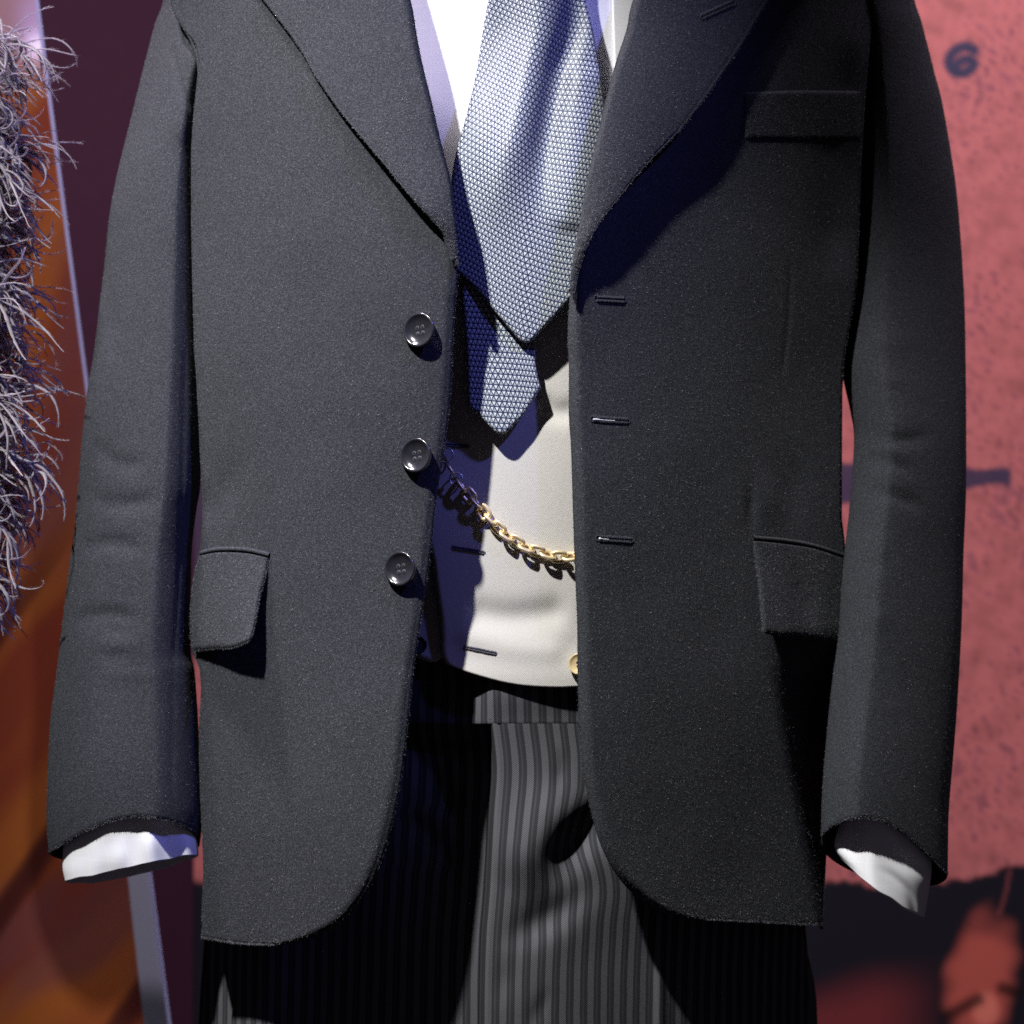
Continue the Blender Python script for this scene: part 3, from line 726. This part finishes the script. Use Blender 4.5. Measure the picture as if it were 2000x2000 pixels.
P = coons(TL, TR, [(985, -330), (1110, -330)], [(870, 508), (899, 538), (933, 570), (964, 607), (995, 643), (1015, 665), (1029, 671), (1041, 664), (1073, 630), (1113, 586), (1194, 500)], 120, 200)
def roll_edges(P, Y, wd, amp):
    dl = np.hypot(P[..., 0]-P[:, :1, 0], P[..., 1]-P[:, :1, 1]); dr = np.hypot(P[..., 0]-P[:, -1:, 0], P[..., 1]-P[:, -1:, 1]); db = np.hypot(P[..., 0]-P[-1:, :, 0], P[..., 1]-P[-1:, :, 1])
    return Y+amp*np.clip(1-np.minimum(np.minimum(dl, dr), db)/wd, 0, 1)**2
patch('front_blade', P, roll_edges(P, YT(P[..., 0], P[..., 1]), 10, 0.002), SILK, tie, 0.0028, uvf=tie_uv)
P = coons([(890, 380), (900, 540), (903, 593), (906, 624), (911, 692), (913, 760), (914, 794)], [(1040, 380), (1043, 560), (1045, 640), (1046, 699), (1051, 735), (1057, 757)],
          [(890, 380), (1040, 380)], [(914, 794), (936, 812), (962, 840), (972, 847), (981, 849), (990, 845), (1004, 831), (1026, 807), (1057, 757)], 70, 110)
YT2 = lambda a, b: 0.0385+0.0010*nT(a+90, b)+0.010*np.abs((a-980)/75)**2*0.2-0.003*sm(600, 840, b)
patch('tail_blade', P, roll_edges(P, YT2(P[..., 0], P[..., 1]), 9, 0.002), SILK, tie, 0.0028, uvf=lambda a, b, V: np.stack([arc_uv(V)[..., 0]+0.012*(-V[..., 2]), -V[..., 2]-0.06*arc_uv(V)[..., 0]], -1))

# ------------------------------------------------------------------ trousers
trou = thing('striped_trousers', 'grey and black striped trousers below the cream waistcoat', 'trousers', (0, 0.15, C-0.44))
n7 = Noise(71, 0.012); n8 = Noise(72, 0.03)
def YTr(px, py):
    x = (px-950)*S
    y = 0.057+np.where(x < 0, 0.150*np.abs(x/0.23)**2.0, 0.135*np.abs(x/0.25)**2.3)
    y = y+0.0016*n7(px, py)+0.0004*n8(px, py)-0.018*sm(720, 470, px)-0.010*sm(620, 480, px)
    y = y-0.010*sm(1430, 1650, py)*np.exp(-((px-1040)/140)**2)
    # the big drag fold that runs down from under the jacket towards the fly
    y = y+ridge(px, py, [(1190, 1560), (1130, 1655), (1060, 1760), (985, 1840)], 34, 0.004, 0.3)
    y = y+ridge(px, py, [(1240, 1520), (1160, 1600), (1100, 1665), (1050, 1730)], 32, 0.011, 0.5)
    y = y+ridge(px, py, [(1165, 1690), (1130, 1745), (1070, 1795), (960, 1860)], 30, 0.008, 0.5)
    y = y-ridge(px, py, [(1120, 1520), (1050, 1640), (985, 1740)], 50, 0.008, 0.35)
    y = y+ridge(px, py, [(1090, 1450), (1098, 1500), (1088, 1560)], 13, 0.0022, 0.5)
    y = y+ridge(px, py, [(1075, 1920), (1050, 1980), (1040, 2040)], 16, 0.0022, 0.5)
    y = y+ridge(px, py, [(992, 1850), (980, 1980)], 22, 0.0022, 0.5)
    y = y+ridge(px, py, [(740, 1420), (830, 1500), (900, 1600)], 26, 0.008, 0.2)+ridge(px, py, [(790, 1590), (850, 1650), (900, 1700)], 24, 0.006, 0.2)
    y = y-0.004*np.exp(-((px-1290)/12)**2)*sm(1500, 1800, py)
    return y
fly = [(948, 1404), (958, 1500), (952, 1600), (945, 1735), (937, 1843), (934, 2000), (936, 2180)]
P = coons([(430, 1404), (410, 1700), (402, 1843), (393, 1916), (388, 2000), (380, 2180)], [(p[0]+30, p[1]) for p in fly], [(430, 1404), (978, 1404)], [(380, 2180), (966, 2180)], 150, 160)
o, _ = patch('leg', P, lambda a, b: YTr(a, b)+0.0008+0.037*sm(700, 930, a)*sm(1395, 1450, b)+0.014*sm(968, 900, a)*sm(1480, 1400, b), STRIPE, trou, 0.002, uvf=lambda a, b, V: arc_uv(W(a, b, YTr(a, b)), 'R')); o['label'] = 'shadowed trouser leg under the lit jacket front'
P = coons(fly, [(1560, 1404), (1570, 1700), (1568, 1814), (1590, 1916), (1597, 2000), (1600, 2180)], [(948, 1404), (1560, 1404)], [(936, 2180), (1600, 2180)], 170, 160)
def YTrR(a, b):
    d = np.abs(a-P[:, 0:1, 0]); return YTr(a, b)+(0.002+0.035*sm(1400, 1450, b))*np.clip(1-d/16, 0, 1)**2+0.0006*np.exp(-((d-26)/3)**2)
o, _ = patch('leg', P, YTrR, STRIPE, trou, 0.002, uvf=lambda a, b, V: arc_uv(W(a, b, YTr(a, b)), 'L')); o['label'] = 'lit trouser leg with a deep fold beside the fly'
P = coons([(440, 1290), (432, 1416)], [(1540, 1290), (1556, 1416)], [(440, 1290), (1540, 1290)], [(432, 1416), (1556, 1416)], 160, 30)
patch('waistband', P, lambda a, b: YTr(a, b)+0.014*sm(968, 900, a)-0.0003+0.0008*np.clip(1-(1416-b)/6, 0, 1)**2-0.004*sm(920, 980, a)*sm(1412, 1340, b)+0.002*sm(1400, 1300, b), STRIPE, trou, 0.003)
ring_back(1290, 2180, [(432, 1290), (405, 1800), (382, 2180)], [(1545, 1290), (1568, 1800), (1598, 2180)], YTr, YTr, 0.2, STRIPE, 'seat', trou, 50, 40, 0.2)

# ------------------------------------------------------------------ watch chain
chain = thing('watch_chain', 'gold cable-link watch chain draped across the cream waistcoat', 'watch chain', (0.0, 0.045, C-0.04))
def chain_pt(px, py, lift): return W(np.array([px]), np.array([py]), YV(np.array([px]), np.array([py]))-lift)[0]
def link_mesh(a, b, r, flat):
    th = np.linspace(0, 2*np.pi, 28, endpoint=False)
    e = 0.62
    x = a*np.sign(np.cos(th))*np.abs(np.cos(th))**e; y = b*np.sign(np.sin(th))*np.abs(np.sin(th))**e
    V, F = tube(np.stack([x, y, 0*x], -1), r, 8, True, flat=flat, up=(0, 0, 1))
    return V, F
cp = spline([(897, 943), (917, 969), (934, 986), (946, 1004), (959, 1016), (974, 1032), (990, 1046), (1007, 1057), (1025, 1068), (1042, 1075), (1060, 1080), (1083, 1087), (1101, 1088), (1125, 1086), (1150, 1080), (1180, 1070), (1215, 1056)], 400)
d = np.r_[0, np.cumsum(np.hypot(*np.diff(cp, axis=0).T))]
pitch = 22.0; k = 0; lv, lf = link_mesh(0.0057, 0.0044, 0.00155, 1.2)
proto = None
while 8+k*pitch < d[-1]:
    s = 8+k*pitch
    c = [np.interp(s, d, cp[:, i]) for i in (0, 1)]; f = [np.interp(s+4, d, cp[:, i]) for i in (0, 1)]
    p = chain_pt(*c, 0.0036); q = chain_pt(*f, 0.0036)
    X = Vector(q-p).normalized(); N = Vector((0, -1, 0)); Yx = N.cross(X).normalized(); Z = X.cross(Yx)
    R3 = Matrix((X, Yx, Z)).transposed()
    base = 12 if k < 5 else 38
    roll = math.radians((base if k % 2 else base+88)+random.uniform(-7, 7))
    M = Matrix.Translation(Vector(p)) @ (R3 @ Matrix.Rotation(roll, 3, 'X')).to_4x4()
    if proto is None:
        o = mesh_obj('link', lv, lf, GOLD); proto = o
    else:
        o = proto.copy(); COL.objects.link(o)
    o.parent = chain; o.matrix_basis = Matrix.Translation(-chain.location) @ M
    k += 1
def ring(px, py, R, r, nrm, mat, name):
    th = np.linspace(0, 2*np.pi, 36, endpoint=False); V, F = tube(np.stack([R*np.cos(th), R*np.sin(th), 0*th], -1), r, 8, True, up=(0, 0, 1))
    M = np.array(Vector(nrm).normalized().to_track_quat('Z', 'X').to_matrix()); return mesh_obj(name, V@M.T+chain_pt(px, py, 0.0042), F, mat, chain)
ring(891, 935, 0.0052, 0.00065, (0.1, -1, 0.2), STEEL, 'jump_ring')
ring(871, 889, 0.0062, 0.0007, (-0.35, -1, 0.1), STEEL, 'clasp_ring')
pts = [chain_pt(875, 908, 0.0075), chain_pt(879, 915, 0.010), chain_pt(884, 922, 0.009), chain_pt(887, 926, 0.007)]
mesh_obj('clasp_swivel', *tube(np.array(spline(pts, 12)), np.interp(np.linspace(0, 1, 12), [0, .3, .5, .7, 1], [.001, .0019, .0012, .0019, .0009]), 8), GOLD, chain)

# ------------------------------------------------------------------ feathered costume at the left edge
fm = NT('ostrich_feather', 0.8, 0.15); fn = fm.noise(420, 3, 0.7)
fm.base(fm.mix(fn.outputs[0], (0.32, 0.29, 0.29, 1), (0.56, 0.52, 0.49, 1))); FEATHER = fm.m
tl = fm.n('ShaderNodeBsdfTranslucent'); tl.inputs[0].default_value = (0.52, 0.47, 0.60, 1)
mx = fm.n('ShaderNodeMixShader'); mx.inputs[0].default_value = 0.55; fm.l(fm.b.outputs[0], mx.inputs[1]); fm.l(tl.outputs[0], mx.inputs[2])
fm.l(mx.outputs[0], fm.t.nodes['Material Output'].inputs[0])
feath = thing('feathered_costume', 'shaggy costume of curled grey-beige ostrich feathers at the left edge', 'costume', (-0.47, -0.03, C-0.2))
fr = np.random.default_rng(5)
def frond(base, direction, length, droop, curl, rad, segs=16):
    p = np.array(base, float); dv = np.array(direction, float); dv /= np.linalg.norm(dv)
    pts = [p.copy()]; axis = fr.normal(size=3); axis /= np.linalg.norm(axis); axis = axis*0.6+np.array([0.1, 1.0, 0])*np.sign(fr.normal()+0.35); axis /= np.linalg.norm(axis)
    st = length/segs
    for k in range(segs):
        ang = curl*(k/segs)**1.4*2.2/segs
        dv = dv*math.cos(ang)+np.cross(axis, dv)*math.sin(ang)+axis*(axis@dv)*(1-math.cos(ang))
        dv = dv+np.array([0, 0, -droop/segs])+fr.normal(0, 0.05, 3); dv /= np.linalg.norm(dv)
        p = p+dv*st; pts.append(p.copy())
    P = np.array(pts); tt = np.linspace(0, 1, len(P))
    r = rad*(0.55+0.6*np.sin(np.pi*np.clip(tt*0.9+0.08, 0, 1)))*(1-0.55*tt)*(1+0.15*fr.normal(size=len(P)))
    V, F = tube(P, np.maximum(r, 0.00025), 5, flat=0.28)
    return P, V, F
def plume(bx, by, bY, ang, n, ln, rad, deep):
    parts, hairs = [], []
    base = W(np.array([bx]), np.array([by]), np.array([bY]))[0]
    ax = np.array([math.cos(ang), fr.uniform(-0.25, 0.2), math.sin(ang)])
    shaft = [base+ax*ln*0.8*t+np.array([0, 0, -0.025*t*t]) for t in np.linspace(0, 1, 10)]
    parts.append(tube(np.array(shaft), np.linspace(0.0011, 0.0005, 10), 5))
    for i in range(n):
        t = fr.uniform(0.1, 1.0); b = np.array(shaft[int(t*9)])
        a2 = ang+fr.normal(0, 0.75); dr = np.array([math.cos(a2), fr.normal(0, 0.45), math.sin(a2)])
        P, V, F = frond(b, dr, ln*fr.uniform(0.35, 0.85), fr.uniform(0.4, 1.9), fr.normal(0.6, 2.2), rad*fr.uniform(0.55, 1.3))
        parts.append((V, F))
        for _ in range(46):                              # barbules lie close along each frond
            q = fr.integers(1, len(P)-1); d = P[q+1]-P[q]; d = d/np.linalg.norm(d)+fr.normal(0, 0.28, 3)
            s = np.cross(d, fr.normal(size=3)); s /= np.linalg.norm(s)
            o_ = s*fr.uniform(0, 0.0012); hairs.append(np.array([P[q]+o_-s*0.0001, P[q]+o_+s*0.0001, P[q]+o_+d*fr.uniform(0.003, 0.006), P[q]+o_+d*0.002-s*0.0001]))
    V, F = join(parts)
    H = np.array(hairs).reshape(-1, 3); HF = np.arange(len(H)).reshape(-1, 4)+len(V)
    return mesh_obj('plume', np.vstack([V, H]), np.vstack([F, HF]), FEATHER, feath)
for by in np.linspace(70, 1010, 14):
    for lay in range(4):
        ang = fr.uniform(-0.55, 0.35)-0.7*sm(800, 1090, by)
        if lay < 2:
            plume(-125+fr.uniform(-25, 25), by+fr.uniform(-35, 35), 0.098+0.03*lay, ang, 26, 0.079+fr.uniform(-0.012, 0.018), 0.0026, lay)
        else:
            plume(-95+fr.uniform(-15, 25), by+fr.uniform(-35, 35), 0.080+0.03*lay, ang, 32, 0.066+fr.uniform(-0.010, 0.012), 0.0019, lay)
# body under the feathers, its lilac standing in for blue light between them
bpth = [W(np.array([-105]), np.array([y]), np.array([0.175]))[0] for y in np.linspace(95, 1120, 20)]
mesh_obj('bodice', *tube(np.array(bpth), (0.052+0.003*np.sin(np.linspace(0, 9, 20)))*np.sqrt(np.clip(1-np.linspace(-1, 1, 20)**6, 0.02, 1)), 24), simple('lilac_light_cloth', (0.42, 0.38, 0.50, 1), 0.8, 0, 0.2, 120, 0.3), feath)
